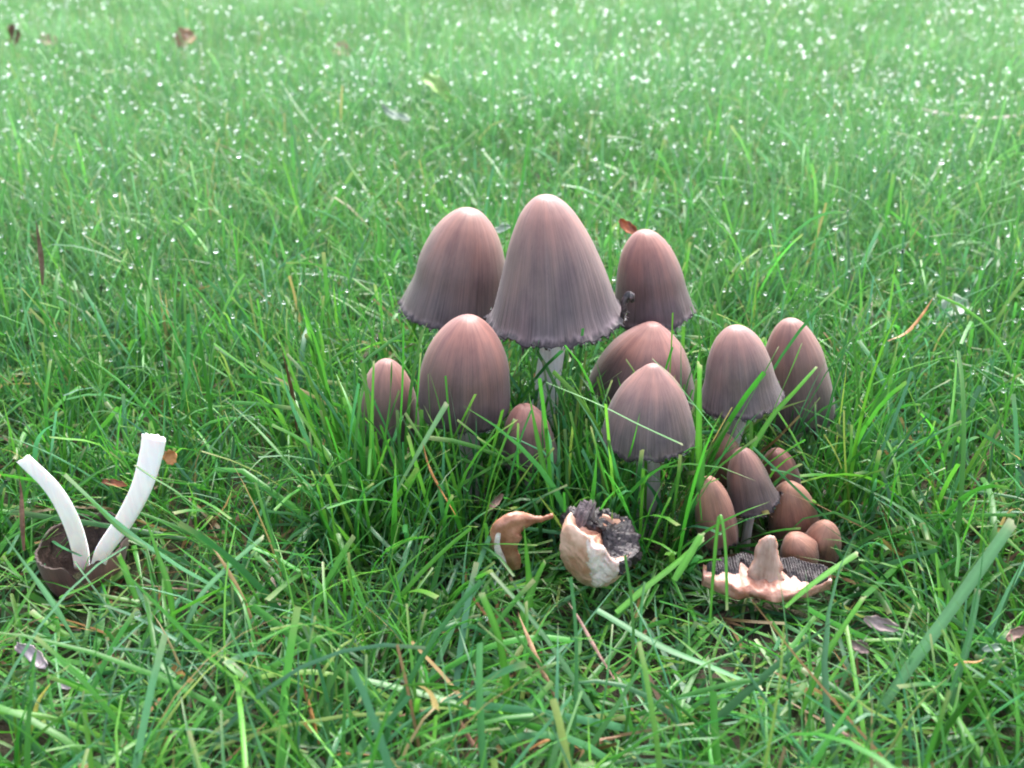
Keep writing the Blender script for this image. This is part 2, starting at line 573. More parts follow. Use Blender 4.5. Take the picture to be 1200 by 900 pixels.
mushroom('brown bell cap behind and right of the tallest mushroom', (759, 269), (764, 366), 49, .445, 'cone', M_CAP[2], seed=23, base=(770, 540), rag=.03, fringe=.075)
mushroom('big egg-shaped brown cap in front of the left bell cap', (543, 370), (545, 484), 54, .372, 'egg', M_CAP[2], seed=35, base=(556, 560), stem_r=12, fringe=.02, beads=4)
mushroom('small egg-shaped cap at the far left of the clump', (453, 421), (456, 512), 36, .380, 'egg', M_CAP[0], dent=.05, seed=46, base=(462, 545), stem_r=11, fringe=0, beads=0)
mushroom('small rounded brown cap low at the foot of the tall white stem', (617, 474), (621, 538), 33, .362, 'ovoid', M_CAP[2], seed=57, fringe=.02, beads=0)
mushroom('broad dark leaning cap right behind the front pointed cap', (763, 378), (752, 458), 63, .415, 'wide', M_CAP[2], seed=68, base=(760, 560), fringe=.10, beads=16)
mushroom('front pointed mauve cap with a pale knob, centre right of the clump', (761, 427), (760, 511), 55, .352, 'wide', M_CAP[1], seed=79, base=(768, 590), stem_r=14, rag=.04, fringe=.05, beads=18)
mushroom('left cap of the touching pair at the right of the clump', (863, 382), (869, 467), 48, .368, 'cone', M_CAP[1], seed=80, base=(850, 560), stem_r=12, rag=.03, fringe=.05, beads=18)
mushroom('right taller cap of the touching pair at the clump edge', (929, 373), (934, 487), 42, .400, 'ovoid', M_CAP[0], seed=91, base=(920, 560), stem_r=13, rag=.022, fringe=.05, beads=14)
mushroom('small smooth tilted mauve cap below the touching pair', (867, 526), (883, 588), 30, .338, 'cone', M_CAP[0], seed=102, base=(880, 640), rag=.05, fringe=.07, beads=8)
mushroom('tiny tan cap peeping out behind the small tilted cap', (846, 509), (850, 556), 22, .360, 'ovoid', M_CAP_TAN, lean=-.004, seed=113, dent=.16, fringe=0, beads=0)
mushroom('narrow orange-brown closed cap left of the small tilted cap', (831, 558), (843, 632), 24, .328, 'egg', M_CAP_TAN, seed=124, rag=.06, pleat=.05, dent=.16, fringe=0, beads=0)
mushroom('small shaded cap right behind the small tilted cap', (910, 527), (916, 576), 25, .362, 'ovoid', M_CAP[2], lean=-.004, seed=135, dent=.16, fringe=0, beads=0)
mushroom('brown egg cap right of the upright stem stub', (921, 568), (932, 622), 29, .342, 'egg', M_CAP_TAN, lean=-.006, seed=146, dent=.16, fringe=0, beads=0)
mushroom('small round pinkish tan button at the far right foot of the clump', (969, 613), (960, 650), 22, .324, 'egg', M_CAP_TAN, lean=-.006, seed=157, dent=.16, fringe=0, beads=0)
mushroom('small tan button between the stem stub and the last button', (932, 628), (938, 656), 22, .318, 'egg', M_CAP_TAN, lean=-.004, seed=168, dent=.16, fringe=0, beads=0)

# ------------------------------------------------------------------ broken and overturned pieces
def torn_cup(H, R, prof, edge, seed, cols=96, rows=40, thick=.09, wobble=.02, fill=.16):
    """an upside-down cap: apex at z=0, torn edge height edge(theta) in 0..1; returns outer and inner shells"""
    pr = cr_spline(PROFILES[prof], 60)
    th = np.linspace(0, 2 * np.pi, cols, endpoint=False)
    e = edge(th)[None, :]
    t = (np.linspace(0, 1, rows) ** 1.3)[:, None]
    v = t * e
    lob = wob(cols, [2, 3, 5], wobble, seed)[None, :]
    r = np.interp(v, pr[:, 0], pr[:, 1]) * R * (1 + lob * np.minimum(1, v * 3))
    z = v * H
    Vo = np.stack([r * np.cos(th), r * np.sin(th), z], -1)
    ri = np.maximum(r - thick * R * (1 - .4 * t), 0)
    zi = np.maximum(z, fill * H) + .002 * H
    Vi = np.stack([ri * np.cos(th), ri * np.sin(th), np.where(t > .999, z, zi)], -1)
    C = np.stack([np.cos(th)[None] + 0 * v, np.sin(th)[None] + 0 * v, v * .9], -1)
    # close the torn edge: outer last row joins inner last row
    Vall = np.concatenate([Vi.reshape(-1, 3), Vo[-1].reshape(-1, 3)])
    return Vo.reshape(-1, 3), grid_quads(rows, cols), C.reshape(-1, 3), Vall, grid_quads(rows + 1, cols)

# overturned split mushroom, far left
L0 = at(104, 694, .318)
root = empty('overturned_mushroom', (L0[0], .318, L0[2] - .004), 'overturned dark mushroom with two white split stem halves sticking up', 'mushroom')
pivot = np.array([L0[0], .318, L0[2] - .004])
s = mpp(L0)
def edgeL(th):
    d = np.angle(np.exp(1j * (th + 1.38)))
    front = np.exp(-(d / .9) ** 2)
    split = np.clip(1 - np.abs(d) / .28, 0, 1)
    d2 = np.angle(np.exp(1j * (th - .35)))
    tear = np.clip(1 - np.abs(d2) / .35, 0, 1)
    jag = np.interp(th, np.linspace(0, 2 * np.pi, 25), np.random.default_rng(21).uniform(-1, 1, 25))
    return np.clip(.97 - .06 * front - .22 * split - .22 * tear + .035 * jag, .3, 1.05)
Vo, Qo, Co, Vi, Qi = torn_cup(86 * s, 47 * s, 'ovoid', edgeL, 5, wobble=.07)
Co[:, 2] *= .55
def crumple(V, rib=0.0):
    a = np.arctan2(V[:, 1], V[:, 0])
    h = V[:, 2] / (88 * s)
    f = 1 + .04 * h * np.sin(2 * a + .7) + .025 * h * np.sin(3 * a + 2) + .03 * np.sin(h * 7 + 3 * a) * h + rib * np.sin(46 * a) * h
    V = V.copy()
    V[:, :2] *= f[:, None]
    V[:, 1] += .16 * V[:, 2] * (V[:, 1] > 0) * h          # the back wall flops outwards
    return V
Vo, Vi = crumple(Vo), crumple(Vi, .02)
Mc = Matrix.Rotation(math.radians(-1), 4, 'X') @ Matrix.Rotation(math.radians(3), 4, 'Y')
link('cap', mesh_np('cap', Vo, Qo, attrs={'capc': Co}), M_CAP[2], root, M=Mc)
link('gills', mesh_np('gills', Vi, Qi), M_GILLBROWN, root, M=Mc)
COLLIDE.append((np.array((Matrix.Translation(Vector(pivot)) @ Matrix.Translation((0, 0, 75 * s)) @ Matrix.Rotation(math.pi, 4, 'X')).inverted()) @ np.eye(4), 75 * s, 1.0 * 50 * s, np.array([[0, 1], [1, .5]])))

def half_stem(name, pix, wpx, Ys, seed, end_jag=.002):
    P = cr_spline([at(x, y, Y) - pivot for (x, y), Y in zip(pix, Ys)], 40)
    w = np.interp(np.linspace(0, 1, 40), np.linspace(0, 1, len(wpx)), wpx) * s / 2
    V, Q, T = tube(P, w, 22, .45, seed, .06)
    # uneven cut at the free end
    r = np.random.default_rng(seed)
    n = 22
    tan = (P[-1] - P[-2]) / np.linalg.norm(P[-1] - P[-2])
    V[39 * n:40 * n] += tan[None] * (r.uniform(-1, 1, n) * end_jag)[:, None]
    # a shallow groove down the split face
    for i in range(40):
        ring = V[i * n:(i + 1) * n]
        c = ring.mean(0)
        front = ring[:, 1] < c[1] - .0
        ring[front, 1] = c[1] - (c[1] - ring[front, 1]) * .45
    link(name, mesh_np(name, V, Q, T), M_STEM_WHITE, root)
half_stem('stem_half', [(97, 668), (93, 640), (81, 604), (60, 570), (27, 538)], [17, 19, 20, 19, 17], [.312, .308, .305, .304, .304], 3, .0005)
half_stem('stem_half', [(112, 672), (121, 646), (145, 612), (166, 572), (178, 532), (181, 513)], [15, 17, 19, 21, 23, 24], [.312, .307, .304, .302, .302, .302], 4, .0006)

# torn inverted cap piece, front centre
P0 = at(686, 677, .300)
root = empty('broken_cap_piece', P0, 'torn upside-down cap piece with peach skin and inky gills, front centre', 'mushroom piece')
s = mpp(P0)
def chunk_body(cols=120, rows=46, trows=20):
    pr = cr_spline(PROFILES['egg'], 60)
    th = np.linspace(0, 2 * np.pi, cols, endpoint=False)[None, :]
    rg = np.random.default_rng(8)
    jag = np.interp(th[0], np.linspace(0, 2 * np.pi, 31), np.append(rg.uniform(-1, 1, 30), 0))[None, :]
    top = (.90 + .07 * jag - .16 * np.cos(th - .3) + .05 * np.sin(2 * th)) * 82 * s
    t = (np.linspace(0, 1, rows) ** 1.2)[:, None]
    rad = np.interp(t, pr[:, 0], pr[:, 1]) * 46 * s + 0 * th
    fac = 1 - .08 * np.abs(np.sin(th * 3.5 + .6)) ** .7 * np.clip(t * 2.2, 0, 1)          # flat torn facets
    d = np.angle(np.exp(1j * (th + 1.45)))
    groove = .26 * np.exp(-(d / .20) ** 2) * np.clip((t - .38) / .45, 0, 1) ** .8            # the split down the front
    rad = rad * fac * (1 - groove) * (1 + .05 * np.sin(2 * th + 1) * t)
    z = t * top
    A = np.stack([rad * np.cos(th), rad * np.sin(th), z + 0 * th], -1)
    u = np.linspace(0, 1, trows + 1)[1:][:, None]
    rt = rad[-1][None] * (1 - u)
    zt = top * (1 - u) + u * 70 * s + 9 * s * np.sin(u * np.pi) * np.sin(3 * th + 1) * .5 - 6 * s * np.sin(u * np.pi)
    B = np.stack([rt * np.cos(th), rt * np.sin(th), zt], -1)
    V = np.concatenate([A, B])
    nz = rg.normal(0, 1, V.shape)
    for _ in range(2):
        nz = (nz + np.roll(nz, 1, 1) + np.roll(nz, -1, 1) + np.roll(nz, 1, 0)) / 4
    return V + nz * 1.2 * s, rows, trows, cols, th[0]
BODY, brow, btop, bcol, bth = chunk_body()
Mc = Matrix.Rotation(math.radians(12), 4, 'Y') @ Matrix.Rotation(math.radians(6), 4, 'X')
link('skin', mesh_np('skin', BODY.reshape(-1, 3), grid_quads(brow + btop, bcol)), M_PEACH, root, M=Mc)
def overlay(mask, lift, seed, rough):
    """a layer that follows the lump where mask(theta, row) holds, lifted off it"""
    rg = np.random.default_rng(seed)
    nr = BODY.shape[0]
    T, R_ = np.meshgrid(np.angle(np.exp(1j * bth)), np.arange(nr) / (nr - 1.0))
    m = mask(T, R_)
    c = np.array([0, 0, 45 * s])
    out = BODY - c
    out = out / np.maximum(np.linalg.norm(out, axis=-1, keepdims=True), 1e-6)
    W = BODY + out * (np.clip(m, 0, 1) * lift * s + (m > 0) * rg.uniform(0, rough, m.shape) * s - (m <= 0) * 1.5 * s)[..., None]
    q = grid_quads(nr, bcol)
    keep = (m.reshape(-1)[q] > 0).any(1)
    return W.reshape(-1, 3), q[keep]
FR = brow / float(brow + btop)
v, q = overlay(lambda T, R_: 1.2 - ((np.abs(np.angle(np.exp(1j * (T + 1.42)))) / (.10 + .55 * np.clip((R_ - .22) / .5, 0, 1))) ** 2) - (R_ < .24) * 9 - (R_ > FR + .10) * 9 + .25 * np.sin(R_ * 60 + T * 9), 1.0, 3, .8)
link('torn_flesh', mesh_np('torn_flesh', v, q), M_WHITEFLESH, root, M=Mc)
v, q = overlay(lambda T, R_: np.minimum(np.where((T > -1.0) & (T < 2.7), 1.0, -1.0), np.clip((R_ - (FR - .13) - .05 * np.sin(T * 9) - .03 * np.sin(T * 23)) * 14, -1, 1)), 3.0, 5, 5.5)
link('gills', mesh_np('gills', v, q, smooth=False), M_GILL, root, M=Mc)
def lamellae(n, r0, r1, z0, z1, a0, a1, seed, tmul=1.0):
    """thin upright radial plates"""
    r = np.random.default_rng(seed)
    V, Q = [], []
    for k in range(n):
        a = a0 + (a1 - a0) * (k + r.uniform(0, 1)) / n
        rr1 = r1 * r.uniform(.8, 1.05)
        h = z0 + (z1 - z0) * r.uniform(.55, 1.1)
        tw = r.uniform(-.25, .25)
        w = .00035 * tmul
        i = len(V)
        for (rad, z) in ((r0, z0), (rr1, z0), (rr1 * .97, h), (.5 * (r0 + rr1), h * r.uniform(.95, 1.05)), (r0 * .9, h * r.uniform(.8, .98))):
            aa = a + tw * (z - z0) / max(z1 - z0, 1e-6)
            for sgn in (-1, 1):
                V.append((rad * math.cos(aa) - sgn * w * math.sin(aa), rad * math.sin(aa) + sgn * w * math.cos(aa), z))
        Q += [(i, i + 2, i + 4, i + 6), (i, i + 6, i + 8, i), (i + 3, i + 1, i + 7, i + 5), (i + 1, i + 9, i + 7, i + 1),
              (i + 2, i + 3, i + 5, i + 4), (i + 4, i + 5, i + 7, i + 6), (i + 6, i + 7, i + 9, i + 8)]
    V = np.array(V)
    quads = [q for q in Q if len(set(q)) == 4]
    tris = [tuple(dict.fromkeys(q)) for q in Q if len(set(q)) == 3]
    return V, quads, tris
v, q, t = lamellae(90, 2 * s, 17 * s, 62 * s, 92 * s, 1.0, 4.0, 14, .3)
v[:, 0] -= 16 * s; v[:, 1] += 12 * s
link('fibre_tuft', mesh_np('fibre_tuft', v, q, t, smooth=False), mat_flesh('fibre_grey', (.05, .038, .042), (.17, .13, .14), 500, .6, 0), root, M=Mc)
COLLIDE.append((np.array((Matrix.Translation(Vector(P0 + [0, 0, 84 * s])) @ Matrix.Rotation(math.pi, 4, 'X')).inverted()), 86 * s, 48 * s, np.array([[0, 1], [1, .35]])))

# curled orange strip beside it
P1 = at(603, 668, .306)
root = empty('curled_cap_strip', P1, 'curled orange-brown strip of mushroom flesh left of the torn cap piece', 'mushroom piece')
pix = [(605, 666), (600, 654), (592, 637), (594, 621), (604, 612), (618, 609), (634, 608), (648, 604)]
Ys = [.302, .301, .300, .300, .301, .302, .302, .303]
P = cr_spline([at(x, y, Y) - P1 for (x, y), Y in zip(pix, Ys)], 44)
rad = np.interp(np.linspace(0, 1, 44), np.linspace(0, 1, 10), [5, 9, 12, 16, 17, 15, 11, 5, 3, 3]) * s
v, q, t = tube(P, rad, 20, .6, 8, .16)
v = v + np.random.default_rng(6).normal(0, .35 * s, v.shape)
link('strip', mesh_np('strip', v, q, t), M_ORANGE, root)
pe = P[3:26] + np.array([-.0030, -.0026, .0006])
v, q, t = tube(pe, np.interp(np.linspace(0, 1, 23), [0, .3, .6, 1], [2, 4.2, 3, .8]) * s, 8, .6, 2, .3)
link('torn_edge', mesh_np('torn_edge', v, q, t), M_WHITEFLESH, root)

# broken open cap lying at the right front, gills up
P2 = at(897, 690, .300)
root = empty('broken_open_cap', P2, 'flattened broken cap with torn pink edge and inky gills, lying front right', 'mushroom piece')
s = mpp(P2)
def slab():
    n = 60
    t = np.linspace(0, 1, n)
    x = (t - .5) * 150 * s
    r = np.random.default_rng(5)
    ph = r.uniform(0, 6.28, 9)
    jg = lambda sd, kk: np.interp(t, np.linspace(0, 1, kk), np.random.default_rng(sd).uniform(-1, 1, kk))
    frontY = -24 * s * np.sin(np.pi * np.clip(t, .02, .98)) ** .6 + 3.0 * s * jg(1, 9) + 1.6 * s * jg(2, 27)
    backY = 34 * s * np.sin(np.pi * np.clip(t, .02, .98)) ** .7 + 2 * s * np.sin(t * 31 + ph[2])
    sag = 7 * s * (2 * t - 1) ** 2 - 6 * s * (t - .5)
    topz = sag + (14 + 2.2 * jg(3, 8) + 1.3 * jg(4, 30)) * s
    botz = sag - 2 * s + 2 * s * np.sin(t * 13 + ph[5])
    rows = []
    rows.append(np.stack([x, backY, topz + 9 * s], -1))
    rows.append(np.stack([x, backY * .45 + 2 * s * np.sin(t * 44), topz + 4 * s], -1))
    rows.append(np.stack([x, frontY * .45 + 2.5 * s * jg(5, 14), topz + 1.6 * s * jg(6, 24)], -1))
    rows.append(np.stack([x, frontY * .85 + 2.2 * s * jg(7, 16), topz - 2 * s + 2 * s * jg(8, 20)], -1))
    rows.append(np.stack([x, frontY, .5 * (topz + botz) + 2.2 * s * jg(9, 22)], -1))
    rows.append(np.stack([x, frontY * .93 + 2 * s * np.sin(t * 21), botz + 2 * s], -1))
    rows.append(np.stack([x, frontY * .5, botz - 3 * s], -1))
    rows.append(np.stack([x, backY * .6, botz - 1 * s], -1))
    rows.append(np.stack([x, backY, topz + 7 * s], -1))
    V = np.array(rows)
    # refine along the section with splines
    VV = np.stack([cr_spline(V[:, i], 40) for i in range(n)], 1)
    # gill bed: the same surface from the back edge to a wandering line in front, raised and finely ribbed
    m = 240
    tt = np.linspace(.03, .97, m)
    bed = []
    for k in np.linspace(0, 1, 16):
        lim = 5.5 + 6.5 * np.clip((tt - .62) * 4, 0, 1) + 2.5 * np.clip((.2 - tt) * 6, 0, 1) + np.interp(tt, np.linspace(0, 1, 26), np.random.default_rng(9).uniform(-2, 2, 26))
        ri = np.clip(k * lim, 0, 38)
        i0 = np.floor(ri).astype(int)
        ti = tt * (n - 1)
        j0 = np.clip(np.floor(ti).astype(int), 0, n - 2)
        fr, fj = ri - i0, ti - j0
        pt = ((VV[i0, j0] * (1 - fj)[:, None] + VV[i0, j0 + 1] * fj[:, None]) * (1 - fr)[:, None]
              + (VV[i0 + 1, j0] * (1 - fj)[:, None] + VV[i0 + 1, j0 + 1] * fj[:, None]) * fr[:, None])
        rib = (np.abs(np.sin(tt * 150 + 1.5 * np.sin(tt * 9))) * 2.6 + np.random.default_rng(int(k * 100)).uniform(0, 1.2, m)) * s
        edge = min(1.0, (1 - k) * 5, .3 + k * 6)
        pt[:, 2] += (rib + 1.2 * s) * edge - (1 - edge) * .8 * s
        bed.append(pt)
    return VV.reshape(-1, 3), grid_quads(40, n, closed=False), np.array(bed).reshape(-1, 3), grid_quads(16, m, closed=False)
v, q, bv, bq = slab()
link('flesh', mesh_np('flesh', v, q), M_PINK, root)
link('gills', mesh_np('gills', bv, bq, smooth=False), M_GILL, root)
# the stem stub standing on it
sp = cr_spline([(-2 * s, 2 * s, 10 * s), (-4 * s, 4 * s, 28 * s), (-3 * s, 8 * s, 50 * s), (1 * s, 10 * s, 68 * s)], 18)
v, q, t = tube(sp, np.interp(np.linspace(0, 1, 18), [0, .12, .5, .85, 1], [21, 17, 15, 10, 4]) * s, 17, .4, 6, .12)
a_ = np.random.default_rng(41)
v[:, 0] += 2.2 * s * np.interp(v[:, 2] / s, np.linspace(5, 75, 9), a_.uniform(-1, 1, 9)); v[:, 0] *= 1 + .25 * np.interp(v[:, 2] / s, np.linspace(5, 75, 7), a_.uniform(-1, 1, 7))
v = v + np.random.default_rng(4).normal(0, .35 * s, v.shape)
link('stem_stub', mesh_np('stem_stub', v, q, t, smooth=False), M_STUB, root)
COLLIDE.append((np.array(Matrix.Translation(Vector(P2 + [0, 0, -.004])).inverted()), 45 * s, 70 * s, np.array([[0, .85], [1, .95]])))

# ------------------------------------------------------------------ grass
def colourise(N, r, palette, spread=.18):
    pal = np.array([p[0] for p in palette])
    w = np.array([p[1] for p in palette], float)
    idx = r.choice(len(pal), N, p=w / w.sum())
    c = pal[idx] * (1 + r.normal(0, spread, (N, 1))) * (1 + r.normal(0, .07, (N, 3)))
    return np.clip(c, .004, .9)

GREENS = [((.042, .182, .024), 4), ((.056, .222, .028), 4), ((.032, .138, .038), 3.4), ((.092, .270, .030), 2.2), ((.066, .205, .095), 2.4), ((.17, .26, .06), .45), ((.30, .22, .10), .22)]
DEADS = [((.20, .115, .055), 3), ((.13, .065, .035), 2), ((.25, .15, .06), 1.2), ((.11, .055, .035), 2)]

def blades(root, phi, th0, bend, L, w, seg, fold, swirl, cut, col, tipcol, twist, base_pale=.35, kink=None):
    """blade ribbons; returns verts, quads, colours and the centre lines"""
    N = len(phi)
    S = seg + 1
    sN = np.linspace(0, 1, S)[None, :]
    th = th0[:, None] + bend[:, None] * sN ** 1.4
    if kink is not None:
        ks, ka = kink
        th = th + ka[:, None] / (1 + np.exp(-(sN - ks[:, None]) * 40))
    ph = phi[:, None] + swirl[:, None] * sN
    d = np.stack([np.sin(th) * np.cos(ph), np.sin(th) * np.sin(ph), np.cos(th)], -1)
    step = (L / seg)[:, None, None]
    P = np.concatenate([np.zeros((N, 1, 3)), np.cumsum((d[:, :-1] + d[:, 1:]) * .5 * step, 1)], 1)
    P[..., :2] += root[:, None, :]
    P[..., 2] += relief(root[:, 0], root[:, 1])[:, None] - .002
    floor_ = relief(P[..., 0], P[..., 1]) + .002 + .012 * (np.arange(N) % 97)[:, None] / 97. * sN
    P[..., 2] = np.where(sN > .15, np.maximum(P[..., 2], floor_), P[..., 2])
    sx = np.stack([-np.sin(ph), np.cos(ph), 0 * ph], -1)
    nn = np.cross(d, sx)
    tw = twist[:, None] * (.3 + .7 * sN)
    side = sx * np.cos(tw)[..., None] + nn * np.sin(tw)[..., None]
    nrm = np.cross(side, d)
    point = 1 - np.clip((sN - .35) / .65, 0, 1) ** 1.8
    blunt = 1 - .18 * sN
    prof = np.where(cut[:, None], blunt, np.maximum(point, .02)) * (.55 + .45 * np.clip(sN * 4, 0, 1))
    hw = (.5 * w)[:, None, None] * prof[..., None]
    if fold is None:
        V = np.stack([P - side * hw, P + side * hw], 2)
        k = 2
    else:
        V = np.stack([P - side * hw, P - nrm * hw * fold[:, None, None], P + side * hw], 2)
        k = 3
    c = np.repeat(col[:, None, :], S, 1)
    pale = np.clip(1 - sN * 5, 0, 1)[..., None] * base_pale
    c = c * (1 - pale) + pale * np.array([.22, .27, .13])
    tipf = np.where(cut, .045, .05)[:, None]
    tf = np.clip((sN - (1 - tipf)) / tipf + .001, 0, 1)[..., None] * (tipcol[:, None, None])
    c = c * (1 - tf) + tf * np.array([.27, .27, .13])
    C = np.repeat(c[:, :, None, :], k, 2)
    vpb = S * k
    i = np.arange(seg)[:, None]
    j = np.arange(k - 1)[None, :]
    q = np.stack([i * k + j, i * k + j + 1, (i + 1) * k + j + 1, (i + 1) * k + j], -1).reshape(-1, 4)
    return V.reshape(N, vpb, 3), q, C.reshape(N, vpb, 3), P

def inside_any(P):
    """mask of blades whose centre line enters a mushroom"""
    bad = np.zeros(len(P), bool)
    for inv, H, R, pr in COLLIDE:
        c = (np.linalg.inv(inv) @ np.array([0, 0, H * .5, 1]))[:3]
        near = np.where((np.abs(P - c).max(-1).min(1) < max(H, R) * 1.2))[0]
        if not len(near): continue
        Q = P[near] @ inv[:3, :3].T + inv[:3, 3]
        v = 1 - Q[..., 2] / H
        rad = np.interp(v, pr[:, 0], pr[:, 1]) * R * 1.04 + .0006
        hit = (v > 0) & (v < 1.02) & (np.hypot(Q[..., 0], Q[..., 1]) < rad)
        bad[near[hit.any(1)]] = True
    return bad

# patches where the grass was flattened by the picked pieces: centre x, y, radius, remaining height
FLAT = []
def flat(px, py, z, r, f):
    p = onz(px, py, z)
    FLAT.append((p[0], p[1], r, f))
flat(690, 735, 0, .055, .22); flat(612, 715, 0, .035, .4)
flat(880, 690, 0, .04, .5); flat(930, 680, 0, .03, .5); flat(895, 750, 0, .06, .22); flat(835, 730, 0, .035, .35); flat(955, 730, 0, .035, .35)
flat(700, 815, 0, .030, .45); flat(895, 825, 0, .030, .5); flat(105, 820, 0, .03, .5)
flat(105, 735, 0, .060, .42); flat(70, 700, 0, .04, .5)

def height_factor(xy):
    f = np.ones(len(xy))
    for x, y, r, k in FLAT:
        d = np.hypot(xy[:, 0] - x, (xy[:, 1] - y))
        f = np.minimum(f, k + (1 - k) * np.clip((d - r * .6) / (r * .6), 0, 1))
    return f

VERTS, QUADS, COLS = [], [], []
NV = 0
DROP_SITES = []

def emit(V, q, C, P, keep, drops=True):
    global NV
    V, C, P = V[keep], C[keep], P[keep]
    N, vpb = V.shape[:2]
    Q = (q[None] + (np.arange(N) * vpb)[:, None, None]).reshape(-1, 4) + NV
    VERTS.append(V.reshape(-1, 3)); QUADS.append(Q); COLS.append(C.reshape(-1, 3))
    NV += N * vpb
    if drops:
        DROP_SITES.append(P)

def halfwidth(Y):
    return (.454 * Y + .058) * 1.18 + .10

def roots(r, y0, y1, dens, tuft):
    """tufted root positions in a strip of lawn"""
    hw = halfwidth(y1)
    area = (y1 - y0) * 2 * hw
    nt = int(area * dens / tuft)
    cx, cy = r.uniform(-hw, hw, nt), r.uniform(y0, y1, nt)
    k = r.poisson(tuft, nt)
    idx = np.repeat(np.arange(nt), k)
    off = r.normal(0, .0045, (len(idx), 2))
    xy = np.stack([cx[idx], cy[idx]], -1) + off
    ok = np.abs(xy[:, 0]) < halfwidth(xy[:, 1])
    xy, off = xy[ok], off[ok]
    return xy, np.arctan2(off[:, 1], off[:, 0])

def patch(x, y):
    return .5 + .25 * np.sin(x * 9 + 2 * np.sin(y * 5 + 1)) + .25 * np.sin(y * 11 + 2.3 * np.sin(x * 6 + 2))

def layer(y0, y1, dens, kind, seg, fold, seed, tuft=5.0, drops=True, xlim=None):
    r = np.random.default_rng(seed)
    xy, ph0 = roots(r, y0, y1, dens, tuft)
    if xlim:
        ok = (xy[:, 0] > xlim[0]) & (xy[:, 0] < xlim[1]) & ~((xy[:, 0] > .070) & (xy[:, 1] < .345))
        xy, ph0 = xy[ok], ph0[ok]
    N = len(xy)
    if not N: return
    pt = patch(xy[:, 0], xy[:, 1])
    phi = ph0 + r.normal(0, .8, N)
    hf = height_factor(xy) if kind != 'clump' else np.ones(N)
    near = np.clip((.42 - xy[:, 1]) / .2, 0, 1)          # foreground blades lie over more
    if kind == 'fine':
        L = r.gamma(14, .050 / 14, N) * (.85 + .3 * pt)
        w = r.uniform(.0006, .0013, N)
        th0 = np.abs(r.normal(.12, .28, N)) + near * r.uniform(0, .45, N)
        bend = r.normal(.55, .45, N) + near * .3
        cut = r.random(N) < .35
        pal = GREENS
    elif kind == 'clump':
        L = r.gamma(16, .063 / 16, N)
        w = r.uniform(.0008, .0026, N)
        th0 = np.abs(r.normal(.1, .28, N))
        bend = r.normal(.45, .4, N)
        cut = r.random(N) < .5
        pal = GREENS
    elif kind == 'broad':
        L = r.gamma(12, .056 / 12, N) * (.85 + .3 * pt)
        w = r.uniform(.0013, .0026, N)
        th0 = np.abs(r.normal(.2, .3, N)) + near * r.uniform(0, .5, N)
        bend = r.normal(.6, .5, N) + near * .35
        cut = r.random(N) < .55
        pal = GREENS
    elif kind == 'lying':
        L = r.gamma(10, .060 / 10, N)
        w = r.uniform(.0010, .0028, N)
        th0 = r.uniform(.75, 1.35, N)
        bend = r.normal(.25, .35, N)
        cut = r.random(N) < .5
        pal = GREENS
    else:  # dead thatch
        L = r.gamma(8, .042 / 8, N)
        w = r.uniform(.0008, .0022, N)
        th0 = r.uniform(.8, 1.5, N)
        bend = r.normal(.1, .3, N)
        cut = r.random(N) < .6
        pal = DEADS
    th0 = np.where(hf < .95, th0 + (1 - hf) * .9, th0)
    L = L * (.35 + .65 * hf)
    bend = np.clip(bend, -.4, 1.9)
    col = colourise(N, r, pal)
    dew = np.clip((xy[:, 1] - .40) / .95, 0, 1) ** .8 * (.55 + .6 * pt) * r.uniform(.5, 1.3, N)      # dew film, plus the brighter, hazier distance painted into the blade colour
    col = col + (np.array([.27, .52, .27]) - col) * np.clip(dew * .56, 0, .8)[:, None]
    swirl = r.normal(0, .35, N)
    twist = r.normal(0, .7, N)
    kink = (r.uniform(.35, .75, N), np.where(r.random(N) < (.14 if kind in ('broad', 'lying') else .05), r.uniform(.5, 1.4, N), 0))
    tip = np.where(r.random(N) < .5, r.uniform(.2, .9, N), 0)
    fo = None if not fold else r.uniform(.15, .5, N)
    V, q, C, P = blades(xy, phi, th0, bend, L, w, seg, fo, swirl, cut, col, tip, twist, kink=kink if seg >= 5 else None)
    keep = ~inside_any(P) if y0 < .6 else np.ones(N, bool)
    # nothing pokes into the lens
    keep &= ~((np.hypot(P[..., 0], P[..., 1]) < .12) & (P[..., 2] > .10)).any(1)
    emit(V, q, C, P, keep, drops)

# near lawn (bands: density per square metre)
layer(.06, .62, 38000, 'fine', 6, True, 101)
layer(.06, .62, 9500, 'broad', 8, True, 102)
layer(.06, .62, 15000, 'lying', 6, True, 103, drops=False)
layer(.06, .62, 3600, 'dead', 4, False, 104, drops=False)
# longer, shaded grass left standing between the stems
layer(.322, .405, 60000, 'clump', 7, True, 105, drops=False, xlim=(-.078, .150))
layer(.318, .346, 70000, 'clump', 7, True, 106, drops=False, xlim=(.030, .069))
layer(.62, 1.3, 34000, 'fine', 4, False, 111)
layer(.62, 1.3, 7000, 'broad', 5, True, 112)
layer(.62, 1.3, 6000, 'lying', 4, False, 113, drops=False)
layer(.62, 1.3, 1800, 'dead', 3, False, 114, drops=False)
layer(1.3, 2.8, 26000, 'fine', 2, False, 121)
layer(1.3, 2.8, 5000, 'broad', 3, False, 122)
layer(1.3, 2.8, 500, 'dead', 2, False, 124, drops=False)
layer(2.8, 5.2, 6500, 'broad', 2, False, 131, drops=False)

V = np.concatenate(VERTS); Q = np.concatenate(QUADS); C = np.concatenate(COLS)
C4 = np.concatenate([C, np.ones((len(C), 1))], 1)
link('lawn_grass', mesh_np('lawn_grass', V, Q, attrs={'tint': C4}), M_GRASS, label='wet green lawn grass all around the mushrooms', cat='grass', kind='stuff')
print('grass verts', len(V), 'quads', len(Q))

